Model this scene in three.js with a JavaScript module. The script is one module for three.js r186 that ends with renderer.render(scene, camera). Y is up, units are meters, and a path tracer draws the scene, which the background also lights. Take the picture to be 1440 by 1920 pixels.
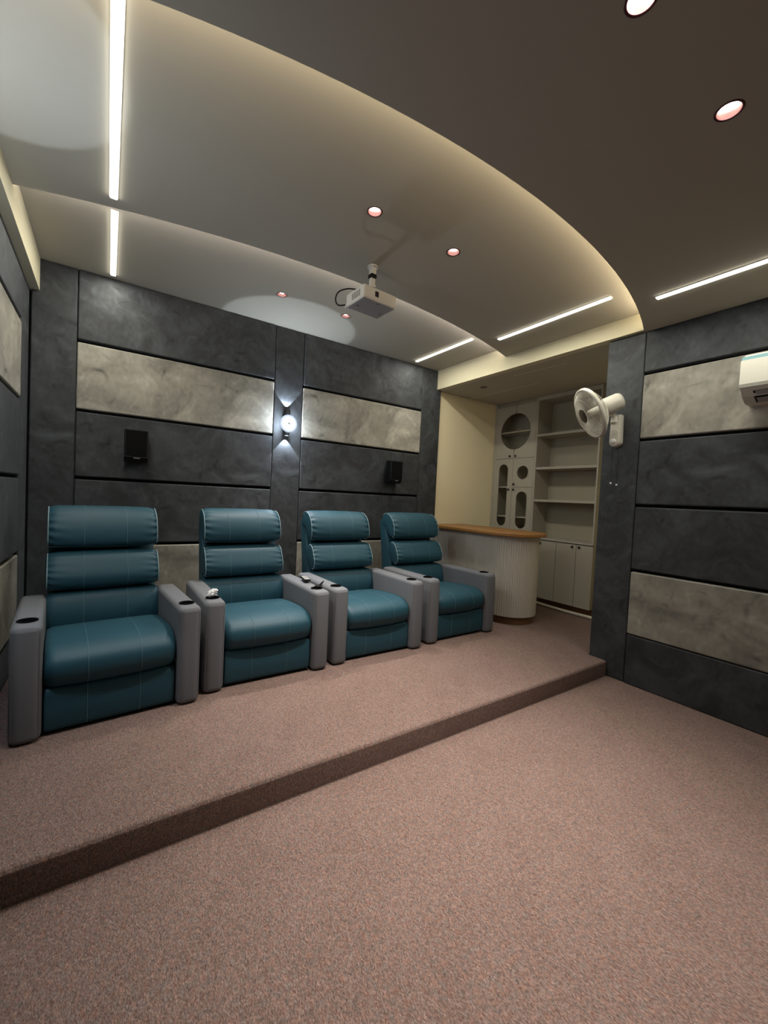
import * as THREE from 'three';
import { RoundedBoxGeometry } from 'three/addons/geometries/RoundedBoxGeometry.js';
import { mergeGeometries, toCreasedNormals } from 'three/addons/utils/BufferGeometryUtils.js';
import { RectAreaLightUniformsLib } from 'three/addons/lights/RectAreaLightUniformsLib.js';
import { Brush, Evaluator, SUBTRACTION } from 'three-bvh-csg';
import { ImprovedNoise } from 'three/addons/math/ImprovedNoise.js';

// ------------------------------------------------------------------ camera, light, exposure
const scene = new THREE.Scene();
const camera = new THREE.PerspectiveCamera(102.68, 0.75, 0.02, 60);
camera.position.set(0.504, 1.381, 4.0);
camera.rotation.set(-0.0328365, -0.595377, 0.0473623, 'YXZ');
scene.add(camera);
scene.background = new THREE.Color(0x000000);
const renderer = new THREE.WebGLRenderer({ antialias: true });
renderer.toneMapping = THREE.LinearToneMapping;
renderer.toneMappingExposure = 1.0;
renderer.shadowMap.enabled = true;
RectAreaLightUniformsLib.init();
const LIGHT = {                       // every lamp of the room, tuned here
  strip: 110, stripSide: 6, stripGlow: 3.4, stripColor: [1.0, 0.97, 0.86],
  coveFront: 4.8, coveFrontColor: [1.0, 0.84, 0.6], coveRear: 8, coveRearColor: [1.0, 0.92, 0.9],
  down: 10, downMid: 13, downFront: 12, downColor: [1.0, 0.92, 0.85],
  sconceGlobe: 1.4, sconceBeam: 1.2, sconceColor: [0.72, 0.84, 1.0],
};

// ------------------------------------------------------------------ measures (metres)
const YS = 2.777, YM = 2.927, YR = 3.025, PY = 0.126, XR = 3.958, STEPZ = 2.287, ZF = 5.7;

// ------------------------------------------------------------------ helpers
let seedState = 7;
function rnd() { seedState = (seedState * 1664525 + 1013904223) >>> 0; return seedState / 4294967296; }
const rr = (a, b) => a + (b - a) * rnd();
const used = {};
function numbered(n) { const k = used[n] = (used[n] ?? -1) + 1; return k ? n + '_' + String(k).padStart(3, '0') : n; }
function boxUV(g, ox = 0, oy = 0) {                      // uv in metres by the face's main direction
  if (g.index) g = g.toNonIndexed();
  if (!g.attributes.normal) g.computeVertexNormals();
  const p = g.attributes.position, n = g.attributes.normal, uv = new Float32Array(p.count * 2);
  for (let i = 0; i < p.count; i += 3) {
    let ax = 0, ay = 0, az = 0;
    for (let k = 0; k < 3; k++) { ax += Math.abs(n.getX(i + k)); ay += Math.abs(n.getY(i + k)); az += Math.abs(n.getZ(i + k)); }
    for (let k = 0; k < 3; k++) {
      const x = p.getX(i + k), y = p.getY(i + k), z = p.getZ(i + k);
      const [u, v] = ay >= ax && ay >= az ? [x, z] : ax >= az ? [z, y] : [x, y];
      uv[2 * (i + k)] = u + ox; uv[2 * (i + k) + 1] = v + oy;
    }
  }
  g.setAttribute('uv', new THREE.BufferAttribute(uv, 2));
  return g;
}
function clean(g) {                                       // same attributes everywhere so that geometries merge
  if (g.index) g = g.toNonIndexed();
  if (!g.attributes.normal) g.computeVertexNormals();
  if (!g.attributes.uv) g = boxUV(g);
  for (const k of Object.keys(g.attributes)) if (!['position', 'normal', 'uv'].includes(k)) g.deleteAttribute(k);
  return g;
}
const merge = (...gs) => mergeGeometries(gs.flat().map(clean));
function mesh(name, geo, mat, parent) {
  const m = new THREE.Mesh(Array.isArray(geo) ? merge(geo) : geo, mat);
  m.name = parent ? name : numbered(name); m.castShadow = m.receiveShadow = true;
  (parent ?? scene).add(m);
  return m;
}
function struct(name, geo, mat) { const m = mesh(name, geo, mat); m.userData.kind = 'structure'; return m; }
function tag(o, label, category, group) { Object.assign(o.userData, { label, category }); if (group) o.userData.group = group; return o; }
function thing(name, label, category, pos = [0, 0, 0], turn = 0, group) {
  const o = new THREE.Group(); o.name = numbered(name); o.position.set(...pos); o.rotation.y = turn;
  scene.add(o); return tag(o, label, category, group);
}
function dup(src, label, pos, turn) {
  const c = src.clone(); c.userData = { ...src.userData, label }; c.name = numbered(src.name.replace(/_\d+$/, ''));
  if (pos) c.position.set(...pos); if (turn !== undefined) c.rotation.y = turn;
  scene.add(c); return c;
}
function box(x0, x1, y0, y1, z0, z1, r = 0, seg = 2) {
  const w = x1 - x0, h = y1 - y0, d = z1 - z0;
  const g = r ? new RoundedBoxGeometry(w, h, d, seg, Math.min(r, w / 2.01, h / 2.01, d / 2.01)) : new THREE.BoxGeometry(w, h, d);
  g.translate((x0 + x1) / 2, (y0 + y1) / 2, (z0 + z1) / 2);
  return boxUV(g);
}
function tube(pts, r, seg = 24, rad = 8, closed = false) {
  return clean(new THREE.TubeGeometry(new THREE.CatmullRomCurve3(pts.map(p => new THREE.Vector3(...p)), closed), seg, r, rad, closed));
}
function bar(a, b, r, rad = 6) {
  const A = new THREE.Vector3(...a), B = new THREE.Vector3(...b), d = B.clone().sub(A);
  const g = new THREE.CylinderGeometry(r, r, d.length(), rad);
  g.applyQuaternion(new THREE.Quaternion().setFromUnitVectors(new THREE.Vector3(0, 1, 0), d.normalize()));
  g.translate((A.x + B.x) / 2, (A.y + B.y) / 2, (A.z + B.z) / 2);
  return clean(g);
}
const cyl = (r0, r1, h, x, y, z, seg = 24) => clean(new THREE.CylinderGeometry(r0, r1, h, seg).translate(x, y, z));
const lathe = (pts, seg = 32) => clean(new THREE.LatheGeometry(pts.map(p => new THREE.Vector2(...p)), seg));
// a flat outline in plan (x, z), standing from y0 to y1, with optional holes
function slab(outline, y0, y1, holes = [], opt = {}) {
  const s = new THREE.Shape(outline.map(([x, z]) => new THREE.Vector2(x, -z)));
  for (const h of holes) s.holes.push(h.r ? new THREE.Path().absarc(h.x, -h.z, h.r, 0, Math.PI * 2, true) : new THREE.Path(h.map(([x, z]) => new THREE.Vector2(x, -z))));
  const b = opt.bevel ?? 0;
  let g = new THREE.ExtrudeGeometry(s, { depth: y1 - y0 - 2 * b, bevelEnabled: b > 0, bevelThickness: b, bevelSize: b, bevelOffset: -b, bevelSegments: opt.seg ?? 3, curveSegments: opt.curve ?? 24 });
  g.rotateX(-Math.PI / 2); g.translate(0, y0 + b, 0);
  if (opt.smooth) g = toCreasedNormals(g, opt.smooth);
  return boxUV(g);
}

// ------------------------------------------------------------------ textures
const noise = new ImprovedNoise();
function fbm(x, y, z, o) { let s = 0, a = 0.5; for (let i = 0; i < o; i++) { s += a * noise.noise(x, y, z + i * 7.3); x *= 2.03; y *= 2.03; a *= 0.5; } return s; }
function dataTex(n, f, srgb, rep) {
  const d = new Uint8Array(n * n * 4);
  for (let j = 0; j < n; j++) for (let i = 0; i < n; i++) {
    const c = f(i / n, j / n, i, j), k = 4 * (j * n + i);
    for (let q = 0; q < 3; q++) d[k + q] = Math.max(0, Math.min(255, (c.length ? c[q] : c) * 255));
    d[k + 3] = 255;
  }
  const t = new THREE.DataTexture(d, n, n);
  t.wrapS = t.wrapT = THREE.RepeatWrapping; t.magFilter = THREE.LinearFilter; t.minFilter = THREE.LinearMipmapLinearFilter; t.generateMipmaps = true;
  if (srgb) t.colorSpace = THREE.SRGBColorSpace;
  t.repeat.set(rep, rep); t.needsUpdate = true;
  return t;
}
const wrapN = (f, u, v) => {                               // blends a non-periodic field into a tile
  const w = (t) => Math.min(1, Math.max(0, (t - 0.82) / 0.18)), a = w(u), b = w(v);
  return (f(u, v) * (1 - a) + f(u - 1, v) * a) * (1 - b) + (f(u, v - 1) * (1 - a) + f(u - 1, v - 1) * a) * b;
};
// suede-like velvet: fine mottling, soft clouds and brushed hand marks
function velvetTex(z, depth, strokes) {
  const n = 1024, a = new Float32Array(n * n);
  for (let j = 0; j < n; j++) for (let i = 0; i < n; i++) {
    a[j * n + i] = wrapN((u, v) => {
      const wx = fbm(u * 3, v * 3, z, 2), wy = fbm(u * 3 + 9, v * 3, z + 4, 2);
      const m = fbm(u * 11 + wx * 3, v * 13 + wy * 3, z + 11, 3);
      return 0.62 * fbm(u * 3.5 + wx * 2.2, v * 4 + wy * 2.2, z + 2, 4) + 0.5 * m + 0.12 * noise.noise(u * 70, v * 46, z);
    }, i / n, j / n);
  }
  for (let s = 0; s < strokes; s++) {
    let x = rnd() * n, y = rnd() * n, t = rr(0, 6.28); const len = rr(20, 90), w = rr(3, 9), amp = rnd() < 0.6 ? rr(-0.5, -0.12) : rr(0.1, 0.4), bend = rr(-0.03, 0.03);
    for (let q = 0; q < len; q++) {
      x += Math.cos(t); y += Math.sin(t); t += bend + rr(-0.05, 0.05);
      const f = Math.sin(Math.PI * q / len) * amp * 0.055, R = Math.ceil(w * 1.6);
      for (let dy = -R; dy <= R; dy++) for (let dx = -R; dx <= R; dx++) {
        const g = Math.exp(-(dx * dx + dy * dy) / (w * w)); if (g < 0.08) continue;
        a[(((y + dy) | 0) + n * 4) % n * n + (((x + dx) | 0) + n * 4) % n] += f * g;
      }
    }
  }
  return dataTex(n, (u, v, i, j) => Math.max(0.12, 0.72 + depth * Math.max(-0.7, Math.min(0.6, a[j * n + i]))), true, 0.62);
}
const velvetDark = velvetTex(1.5, 0.72, 170), velvetLight = velvetTex(5.5, 0.4, 190);
const carpetMap = (() => {
  const n = 1024, a = new Float32Array(n * n), r = new Float32Array(n * n);
  for (let k = 0; k < n * n; k++) r[k] = rnd();
  const at = (i, j) => r[((j + n) % n) * n + ((i + n) % n)];
  for (let j = 0; j < n; j++) for (let i = 0; i < n; i++) {   // yarn tufts run along v
    let s = 0; for (let q = -2; q <= 2; q++) s += at(i, j + q) * (q ? 0.8 : 1.2) + at(i + 1, j + q) * 0.5;
    a[j * n + i] = s / 6.9;
  }
  return dataTex(n, (u, v, i, j) => {
    const t = (a[j * n + i] - 0.5) * 1.5, k = at(i >> 1, (j >> 1) + 7), spot = k > 0.965 ? 0.08 : k < 0.04 ? -0.08 : 0;
    const c = 0.02 * noise.noise(u * 7, v * 7, 3), h = 0.05 * noise.noise(u * 90, v * 60, 8);
    return [0.545 + t * 0.42 + spot + c + h, 0.455 + t * 0.40 + spot * 0.95 + c, 0.415 + t * 0.39 + spot * 0.9 + c - h * 0.4];
  }, true, 0.8);
})();
const carpetBump = dataTex(512, (u, v) => 0.5 + 0.5 * noise.noise(u * 128, v * 64, 1) * 0.35 + 0.4 * (rnd() - 0.5), false, 2.4);
const leatherBump = dataTex(512, (u, v) => wrapN((a, b) => 0.5 + 0.3 * fbm(a * 60, b * 60, 2, 3) + 0.25 * fbm(a * 6, b * 6, 9, 2), u, v), false, 2.2);
const clothBump = dataTex(256, (u, v, i, j) => 0.5 + 0.2 * Math.sin(i * Math.PI / 2) * Math.sin(j * Math.PI / 2) + 0.25 * (rnd() - 0.5), false, 8);
const paintBump = dataTex(512, (u, v) => wrapN((a, b) => 0.5 + 0.35 * fbm(a * 30, b * 30, 4, 3), u, v), false, 1);
const woodMap = dataTex(512, (u, v) => wrapN((a, b) => {
  const g = fbm(a * 3, b * 60, 3, 4), ring = Math.sin((b * 26 + 2.2 * fbm(a * 2, b * 7, 5, 2)) * 6.28) * 0.5;
  return 0.72 + 0.3 * g + 0.07 * ring;
}, u, v), true, 0.9);

// ------------------------------------------------------------------ materials
const std = (o) => { const m = new THREE.MeshStandardMaterial({ roughness: 0.6, ...o }); m.side = THREE.FrontSide; return m; };
const phys = (o) => new THREE.MeshPhysicalMaterial({ roughness: 0.6, ...o });
const lin = (r, g, b) => new THREE.Color().setRGB(r, g, b);
const M = {
  carpet: std({ map: carpetMap, color: lin(0.75, 0.735, 0.74), bumpMap: carpetBump, bumpScale: 0.004, roughness: 1 }),
  ceiling: std({ color: lin(0.4, 0.37, 0.298), roughness: 0.9, bumpMap: paintBump, bumpScale: 0.0006 }),
  fascia: std({ color: lin(0.55, 0.505, 0.35), roughness: 0.75, bumpMap: paintBump, bumpScale: 0.0008 }),
  cream: std({ color: lin(0.8, 0.71, 0.47), roughness: 0.75, bumpMap: paintBump, bumpScale: 0.0008 }),
  dark: phys({ map: velvetDark, color: lin(0.06, 0.066, 0.071), roughness: 0.75, sheen: 0.5, sheenRoughness: 0.45, sheenColor: lin(0.22, 0.24, 0.27) }),
  light: phys({ map: velvetLight, color: lin(0.58, 0.545, 0.455), roughness: 0.85, sheen: 0.3, sheenRoughness: 0.5, sheenColor: lin(0.5, 0.48, 0.42) }),
  backing: std({ color: lin(0.008, 0.008, 0.009), roughness: 1 }),
  plain: std({ color: lin(0.08, 0.08, 0.085), roughness: 0.95 }),
  teal: phys({ color: lin(0.014, 0.062, 0.088), roughness: 0.54, bumpMap: leatherBump, bumpScale: 0.0012, specularIntensity: 0.75 }),
  tealSeam: std({ color: lin(0.08, 0.16, 0.19), roughness: 0.6 }),
  piping: std({ color: lin(0.2, 0.3, 0.33), roughness: 0.55 }),
  armCloth: std({ color: lin(0.145, 0.152, 0.166), roughness: 0.72, bumpMap: clothBump, bumpScale: 0.0006 }),
  black: phys({ color: lin(0.005, 0.005, 0.005), roughness: 0.45, specularIntensity: 0.6 }),
  blackMatt: phys({ color: lin(0.0025, 0.0025, 0.0025), roughness: 0.9, specularIntensity: 0.3 }),
  white: std({ color: lin(0.6, 0.575, 0.49), roughness: 0.42 }),
  whitePlain: std({ color: lin(0.72, 0.7, 0.66), roughness: 0.5 }),
  bottomGrey: std({ color: lin(0.3, 0.29, 0.28), roughness: 0.5 }),
  flute: std({ color: lin(0.5, 0.465, 0.4), roughness: 0.5 }),
  wood: std({ map: woodMap, color: lin(0.6, 0.28, 0.075), roughness: 0.42 }),
  plinth: std({ color: lin(0.16, 0.075, 0.03), roughness: 0.45 }),
  cabinet: std({ color: lin(0.345, 0.322, 0.263), roughness: 0.6 }),
  cabinetInner: std({ color: lin(0.3, 0.27, 0.2), roughness: 0.7 }),
  glass: phys({ color: 0xffffff, transmission: 1, thickness: 0, roughness: 0.02, ior: 1.45 }),
  clear: phys({ color: lin(0.92, 0.9, 0.82), transmission: 1, thickness: 0, roughness: 0.1, ior: 1.45 }),
  rose: std({ color: lin(0.5, 0.28, 0.25), roughness: 0.3, metalness: 0.6 }),
  roseDark: std({ color: lin(0.1, 0.035, 0.04), roughness: 0.35, metalness: 0.5 }),
  tealStrip: std({ color: lin(0.12, 0.24, 0.25), roughness: 0.35 }),
  steel: std({ color: lin(0.5, 0.5, 0.5), roughness: 0.35, metalness: 0.9 }),
  keys: std({ color: lin(0.55, 0.55, 0.53), roughness: 0.55 }),
  tissue: std({ color: lin(0.8, 0.8, 0.8), roughness: 0.9, side: THREE.DoubleSide }),
};
M.tissue.side = THREE.DoubleSide;
const glowMat = (c, k) => new THREE.MeshStandardMaterial({ color: 0x222222, emissive: new THREE.Color().setRGB(...c), emissiveIntensity: k });

function rectLight(pos, look, w, h, color, k) {
  const l = new THREE.RectAreaLight(new THREE.Color().setRGB(...color), k, w, h);
  l.position.set(...pos); l.lookAt(...look); scene.add(l); return l;
}
function spot(parent, pos, target, color, k, angle, pen, radius = 1) {
  const l = new THREE.SpotLight(new THREE.Color().setRGB(...color), k, 0, angle, pen, 2);
  l.position.set(...pos); l.target.position.set(...target); l.castShadow = true; l.shadow.radius = radius; l.shadow.mapSize.set(1024, 1024);
  parent.add(l, l.target); return l;
}

// ------------------------------------------------------------------ curves of the stepped ceiling (plan, radius fitted to the photo)
const arcZ = (apex, R, x, cx = 2.02) => apex - R + Math.sqrt(R * R - (x - cx) ** 2);
const frontEdge = x => arcZ(2.772, 5.35, x), rearEdge = x => arcZ(1.362, 6.4, x);
const arcPts = (f, x0, x1, n = 48) => Array.from({ length: n + 1 }, (_, i) => { const x = x0 + (x1 - x0) * i / n; return [x, f(x)]; });
const LAMP_HOLE = 0.037;
const downMid = [[1.671, 2.051], [2.251, 2.051]], downRear = [[1.668, 0.624], [2.272, 0.618]], downFront = [[1.687, 3.391], [2.259, 3.42]], downAlcove = [4.266, 0.477];
const hole = ([x, z]) => ({ x, z, r: LAMP_HOLE });

// ------------------------------------------------------------------ floor and platform
struct('floor', box(-0.2, 4.25, -0.12, 0, 2.2, ZF + 0.1), M.carpet);
{
  // platform with a carpeted, rounded nosing
  const r = 0.022, prof = [[-0.1, 0], [-0.1, PY]];
  for (let i = 0; i <= 8; i++) { const a = Math.PI / 2 * (1 - i / 8); prof.push([STEPZ - r + r * Math.cos(a), PY - r + r * Math.sin(a)]); }
  prof.push([STEPZ, 0]);
  const s = new THREE.Shape(prof.map(([z, y]) => new THREE.Vector2(-z, y)));
  let g = new THREE.ExtrudeGeometry(s, { depth: XR + 0.2, bevelEnabled: false });
  g.rotateY(Math.PI / 2); g.translate(-0.2, 0, 0);
  g = toCreasedNormals(g, 0.5);
  // ExtrudeGeometry's x was -z; the turn maps it back to z
  struct('platform_floor', [boxUV(g), box(XR, 5.6, 0, PY, -0.1, 2.13)], M.carpet);
}

// ------------------------------------------------------------------ walls with padded velvet panels
function padWall(name, backing, panels) {
  const w = struct(name, backing, M.backing);
  for (const [b, m, pname] of panels) {
    const g = boxUV(box(...b, 0.011, 3), rr(0, 9), rr(0, 9));
    const p = mesh(pname ?? 'panel', g, m === 'L' ? M.light : M.dark, w);
  }
  return w;
}
{
  const T = 0.05, ys = [PY, 0.373, 0.899, 1.43, 1.956, 2.487, YR], kinds = ['D', 'L', 'D', 'D', 'L', 'D'], gap = 0.011, P = [];
  for (const [x0, x1] of [[0.012, 0.288], [1.843, 2.143], [3.703, 4.01]]) P.push([[x0 + 0.0015, x1 - 0.0015, PY, YR, -T, 0], 'D', 'pilaster']);
  for (const [x0, x1] of [[0.288, 1.843], [2.143, 3.703]]) kinds.forEach((k, i) => P.push([[x0 + 0.002, x1 - 0.002, ys[i] + (i > 1 ? gap : i ? 0.003 : 0), ys[i + 1] - (i === 0 ? 0.003 : i < 5 ? gap : 0), -T, 0.004], k]));
  padWall('wall_back', box(-0.2, 4.012, -0.1, 3.2, -0.2, -0.042), P);
}
{
  const T = 0.05, ys = [0, 0.373, 0.893, 1.413, 1.939, 2.459, 2.789], kinds = ['D', 'L', 'D', 'D', 'L', 'D'], gap = 0.011, P = [];
  P.push([[-0.044, 0.006, PY, 2.789, 0.004, 0.3], 'D', 'pilaster']);
  for (const [z0, z1] of [[0.305, STEPZ - 0.35], [STEPZ - 0.05, 3.9], [3.9, ZF]]) kinds.forEach((k, i) => P.push([[-0.044, 0.008, Math.max(ys[i] + (i > 1 ? gap : i ? 0.003 : 0), z0 < STEPZ - 0.1 ? PY : 0), ys[i + 1] - (i < 5 ? gap : 0), z0 + 0.002, z1 - 0.002], k]));
  P.push([[-0.044, 0.006, PY, 2.789, STEPZ - 0.348, STEPZ - 0.052], 'D', 'pilaster']);
  padWall('wall_left', box(-0.2, -0.038, -0.1, 3.2, -0.2, ZF + 0.1), P);
}
{
  const T = 0.05, ys = [0, 0.397, 0.906, 1.419, 1.935, 2.449, YS], kinds = ['D', 'L', 'D', 'D', 'L', 'D'], gap = 0.011, P = [];
  P.push([[3.966, 4.012, 0, 2.775, 2.132, 2.424], 'D', 'pilaster']);
  for (const [z0, z1] of [[2.426, 4.0], [4.0, ZF]]) kinds.forEach((k, i) => P.push([[XR, 4.012, ys[i] + (i > 1 ? gap : i ? 0.003 : 0), ys[i + 1] - (i === 0 ? 0.003 : i < 5 ? gap : 0), z0 + 0.002, z1 - 0.002], k]));
  padWall('wall_right', box(4.004, 4.25, -0.1, 3.2, 2.136, ZF + 0.1), P);
}
struct('wall_front', box(-0.2, 4.25, -0.1, 3.2, ZF, ZF + 0.12), M.plain);
struct('wall_alcove_back', box(4.012, 5.6, 0, 2.95, -0.2, -0.04), M.cream);
struct('wall_alcove_right', box(5.44, 5.6, 0, 2.95, -0.04, 2.3), M.cream);
struct('wall_alcove_front', box(4.25, 5.6, 0, 2.95, 2.136, 2.3), M.cream);
struct('trim_1', box(3.99, 4.25, PY, 2.789, 2.127, 2.136), M.cabinet);

// ------------------------------------------------------------------ ceiling: three levels with curved edges, beams
struct('ceiling', [
  slab([[0.0, -0.05], [3.99, -0.05], [3.99, ...[1.75]], [0.0, 1.75]], YR, YR + 0.14, downRear.map(hole)),
], M.ceiling);
{
  const mid = [...arcPts(rearEdge, 0.0, 3.96), [3.96, 3.2], [0.0, 3.2]];
  const m = struct('ceiling_middle', slab(mid, YM, YM + 0.025, downMid.map(hole), { curve: 32 }), M.ceiling);
  const fr = [...arcPts(frontEdge, -0.05, 3.99), [3.99, ZF], [-0.05, ZF]];
  struct('ceiling_front', slab(fr, YS, YS + 0.028, downFront.map(hole), { curve: 32 }), M.ceiling);
  // upstand boards that close the two coves behind their lights
  const board = (f, y0, y1, off) => slab([...arcPts(x => f(x) + off, 0.0, 3.96), ...arcPts(x => f(x) + off + 0.012, 0.0, 3.96).reverse()], y0, y1);
  struct('trim_2', board(frontEdge, YS + 0.028, YM, 0.17), M.ceiling);
  struct('trim_3', board(rearEdge, YM + 0.025, YR, 0.15), M.ceiling);
}
struct('beam_left', box(-0.05, 0.062, 2.789, 3.2, -0.04, 3.6), M.fascia);
struct('beam_right', box(3.94, 4.02, 2.789, 3.2, -0.045, 2.75), M.fascia);
struct('ceiling_alcove', slab([[4.02, -0.1], [5.6, -0.1], [5.6, 2.3], [4.02, 2.3]], 2.789, 2.95, [hole(downAlcove)]), M.ceiling);
struct('roof', box(-0.2, 5.6, 3.2, 3.3, -0.2, ZF + 0.1), M.plain);
struct('trim_4', [bar([4.163, 2.7895, 1.0], [4.2, 2.7895, 1.6], 0.0025), bar([4.574, 2.7895, -0.03], [4.57, 2.7895, 1.05], 0.0025)], M.cream);

// ------------------------------------------------------------------ hidden cove lights
function cove(name, f, y, off, color, k, label, n) {
  const pts = arcPts(x => f(x) + off, 0.12, 3.9, 60);
  const t = thing(name, label, 'light');
  mesh('light_tape', slab([...pts, ...pts.map(([x, z]) => [x, z + 0.012]).reverse()], y, y + 0.006), glowMat(color, k), t);
  for (let i = 0; i < n; i++) {
    const x0 = 0.12 + (3.78 * i) / n, x1 = 0.12 + (3.78 * (i + 1)) / n, xm = (x0 + x1) / 2, z = f(xm) + off + 0.006;
    const L = Math.hypot(x1 - x0, f(x1) - f(x0)), nx = (f(x1) - f(x0)) / L, nz = -(x1 - x0) / L;     // towards the rear of the room
    rectLight([xm, y + 0.012, z], [xm + nx * 0.35 * -1 * -1, y + 1.0, z - 0.35], L, 0.012, color, k * 4);
  }
}
cove('cove_light', frontEdge, YS + 0.03, 0.055, LIGHT.coveFrontColor, LIGHT.coveFront * 4, 'warm cove light hidden above the front ceiling edge', 9);
cove('cove_light', rearEdge, YM + 0.027, 0.05, LIGHT.coveRearColor, LIGHT.coveRear * 4, 'cove light hidden above the rear ceiling edge', 9);

// ------------------------------------------------------------------ linear ceiling lights
for (const [x, z0, z1, y, label] of [
  [0.5, 1.284, 2.4, YM, 'long white strip light left of the ceiling, on the middle level'],
  [0.507, 0.082, 0.975, YR, 'short white strip light at left above the padded back wall'],
  [3.50, 0.11, 1.004, YR, 'short white strip light at right nearest the back wall'],
  [3.51, 1.338, 2.373, YM, 'white strip light on the middle ceiling beside the cream beam'],
  [3.448, 2.707, 3.75, YS, 'white strip light on the front ceiling above the air conditioner'],
]) {
  const t = thing('ceiling_strip_light', label, 'light', [x, y, (z0 + z1) / 2], 0, 'linear ceiling lights');
  const L = z1 - z0;
  mesh('channel', [box(-0.02, -0.0165, -0.006, 0, -L / 2, L / 2), box(0.0165, 0.02, -0.006, 0, -L / 2, L / 2), box(-0.02, 0.02, -0.006, 0, -L / 2 - 0.003, -L / 2), box(-0.02, 0.02, -0.006, 0, L / 2, L / 2 + 0.003)], M.whitePlain, t);
  mesh('diffuser', box(-0.0165, 0.0165, -0.014, 0, -L / 2, L / 2, 0.004), glowMat(LIGHT.stripColor, LIGHT.stripGlow), t);
  rectLight([x, y - 0.016, (z0 + z1) / 2], [x, y - 1, (z0 + z1) / 2], 0.033, L, LIGHT.stripColor, LIGHT.strip);
  for (const sgn of [-1, 1]) rectLight([x + sgn * 0.019, y - 0.009, (z0 + z1) / 2], [x + sgn, y - 0.009, (z0 + z1) / 2], L, 0.01, LIGHT.stripColor, LIGHT.stripSide);
}

// ------------------------------------------------------------------ recessed downlights
{
  const ringG = clean(new THREE.TorusGeometry(0.039, 0.004, 10, 40).rotateX(Math.PI / 2).scale(1, 0.6, 1));
  const reflG = lathe([[0.0365, 0.0], [0.034, 0.012], [0.029, 0.022], [0.0285, 0.024]], 36);
  reflG.index = null;
  const lensG = lathe([[0.0001, 0.0165], [0.012, 0.017], [0.022, 0.019], [0.028, 0.0235], [0.0001, 0.0245]], 32);
  const rm = M.rose.clone(); rm.side = THREE.DoubleSide;
  const lampOn = glowMat([1.0, 0.9, 0.86], 9), lampOff = std({ color: lin(0.12, 0.1, 0.09), roughness: 0.3 });
  const put = ([x, z], y, label, on = true) => {
    const t = thing('downlight', label, 'light', [x, y, z], 0, 'recessed ceiling downlights');
    mesh('trim_ring', ringG, M.roseDark, t); mesh('reflector', reflG, rm, t); mesh('lamp', lensG, on ? lampOn : lampOff, t);
    if (on) spot(t, [0, 0.010, 0], [0, -1, 0], LIGHT.downColor, y === YS ? LIGHT.downFront : y === YM ? LIGHT.downMid : LIGHT.down, 0.62, 1.0, 1);
  };
  put(downMid[0], YM, 'lit downlight on the middle ceiling above the projector, nearer the left strip light');
  put(downMid[1], YM, 'lit downlight on the middle ceiling to the right of the projector');
  put(downRear[0], YR, 'lit downlight on the rear ceiling above the left edge of the bright disc');
  put(downRear[1], YR, 'lit downlight on the rear ceiling just below the projector');
  put(downFront[0], YS, 'lit downlight on the dark front ceiling, cut by the top of the photo');
  put(downFront[1], YS, 'lit downlight with pink rim on the dark front ceiling near the right edge');
  put(downAlcove, 2.789, 'unlit dark downlight in the alcove ceiling behind the cream beam', false);
}

// ------------------------------------------------------------------ wall sconces
function sconceParts(t, beam, angle) {
  mesh('body', [cyl(0.0265, 0.0265, 0.252, 0, 0, 0.04, 32), box(-0.03, 0.03, -0.06, 0.06, 0, 0.03, 0.006)], M.black, t);
  const rim = lathe([[0.06, 0], [0.083, 0.0], [0.086, 0.005], [0.086, 0.014], [0.081, 0.02], [0.06, 0.014]], 48); rim.rotateX(Math.PI / 2); rim.translate(0, -0.012, 0.072);
  mesh('rim', rim, glowMat(LIGHT.sconceColor, 0.85), t);
  const disc = lathe([[0.0001, -0.004], [0.082, -0.004], [0.082, 0.012], [0.06, 0.02], [0.04, 0.0215], [0.0001, 0.022]], 48); disc.rotateX(Math.PI / 2); disc.translate(0, -0.012, 0.072);
  mesh('diffuser', disc, glowMat([0.98, 1.0, 0.94], 1.15), t);
  const knob = lathe([[0.0001, 0.008], [0.007, 0.007], [0.009, 0.003], [0.009, 0]], 20); knob.rotateX(Math.PI / 2); knob.translate(0, -0.012, 0.094);
  mesh('centre_knob', knob, M.steel, t);
  for (const s of [1, -1]) mesh('beam_lens', cyl(0.018, 0.018, 0.004, 0, s * 0.126, 0.04, 24), glowMat(LIGHT.sconceColor, 1.5), t);
  const p = new THREE.PointLight(new THREE.Color().setRGB(...LIGHT.sconceColor), LIGHT.sconceGlobe, 0, 2);
  p.position.set(0, -0.012, 0.08); p.castShadow = true; p.shadow.radius = 1.5; t.add(p);
  for (const s of [1, -1]) spot(t, [0, s * 0.131, 0.03], [0, s * 2, 0.03], LIGHT.sconceColor, beam, angle, 0.06, 0.2);
}
{
  const t = thing('wall_sconce', 'lit black up-and-down wall sconce with a round glowing disc between the seats', 'lamp', [1.972, 2.087, 0.0]);
  sconceParts(t, LIGHT.sconceBeam * 1.3, 0.69);
  const t2 = thing('wall_sconce', 'lit up-and-down sconce on the left wall beside the viewer', 'lamp', [0.006, 2.07, 1.95], Math.PI / 2);
  sconceParts(t2, LIGHT.sconceBeam * 0.9, 0.635);
}

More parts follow.
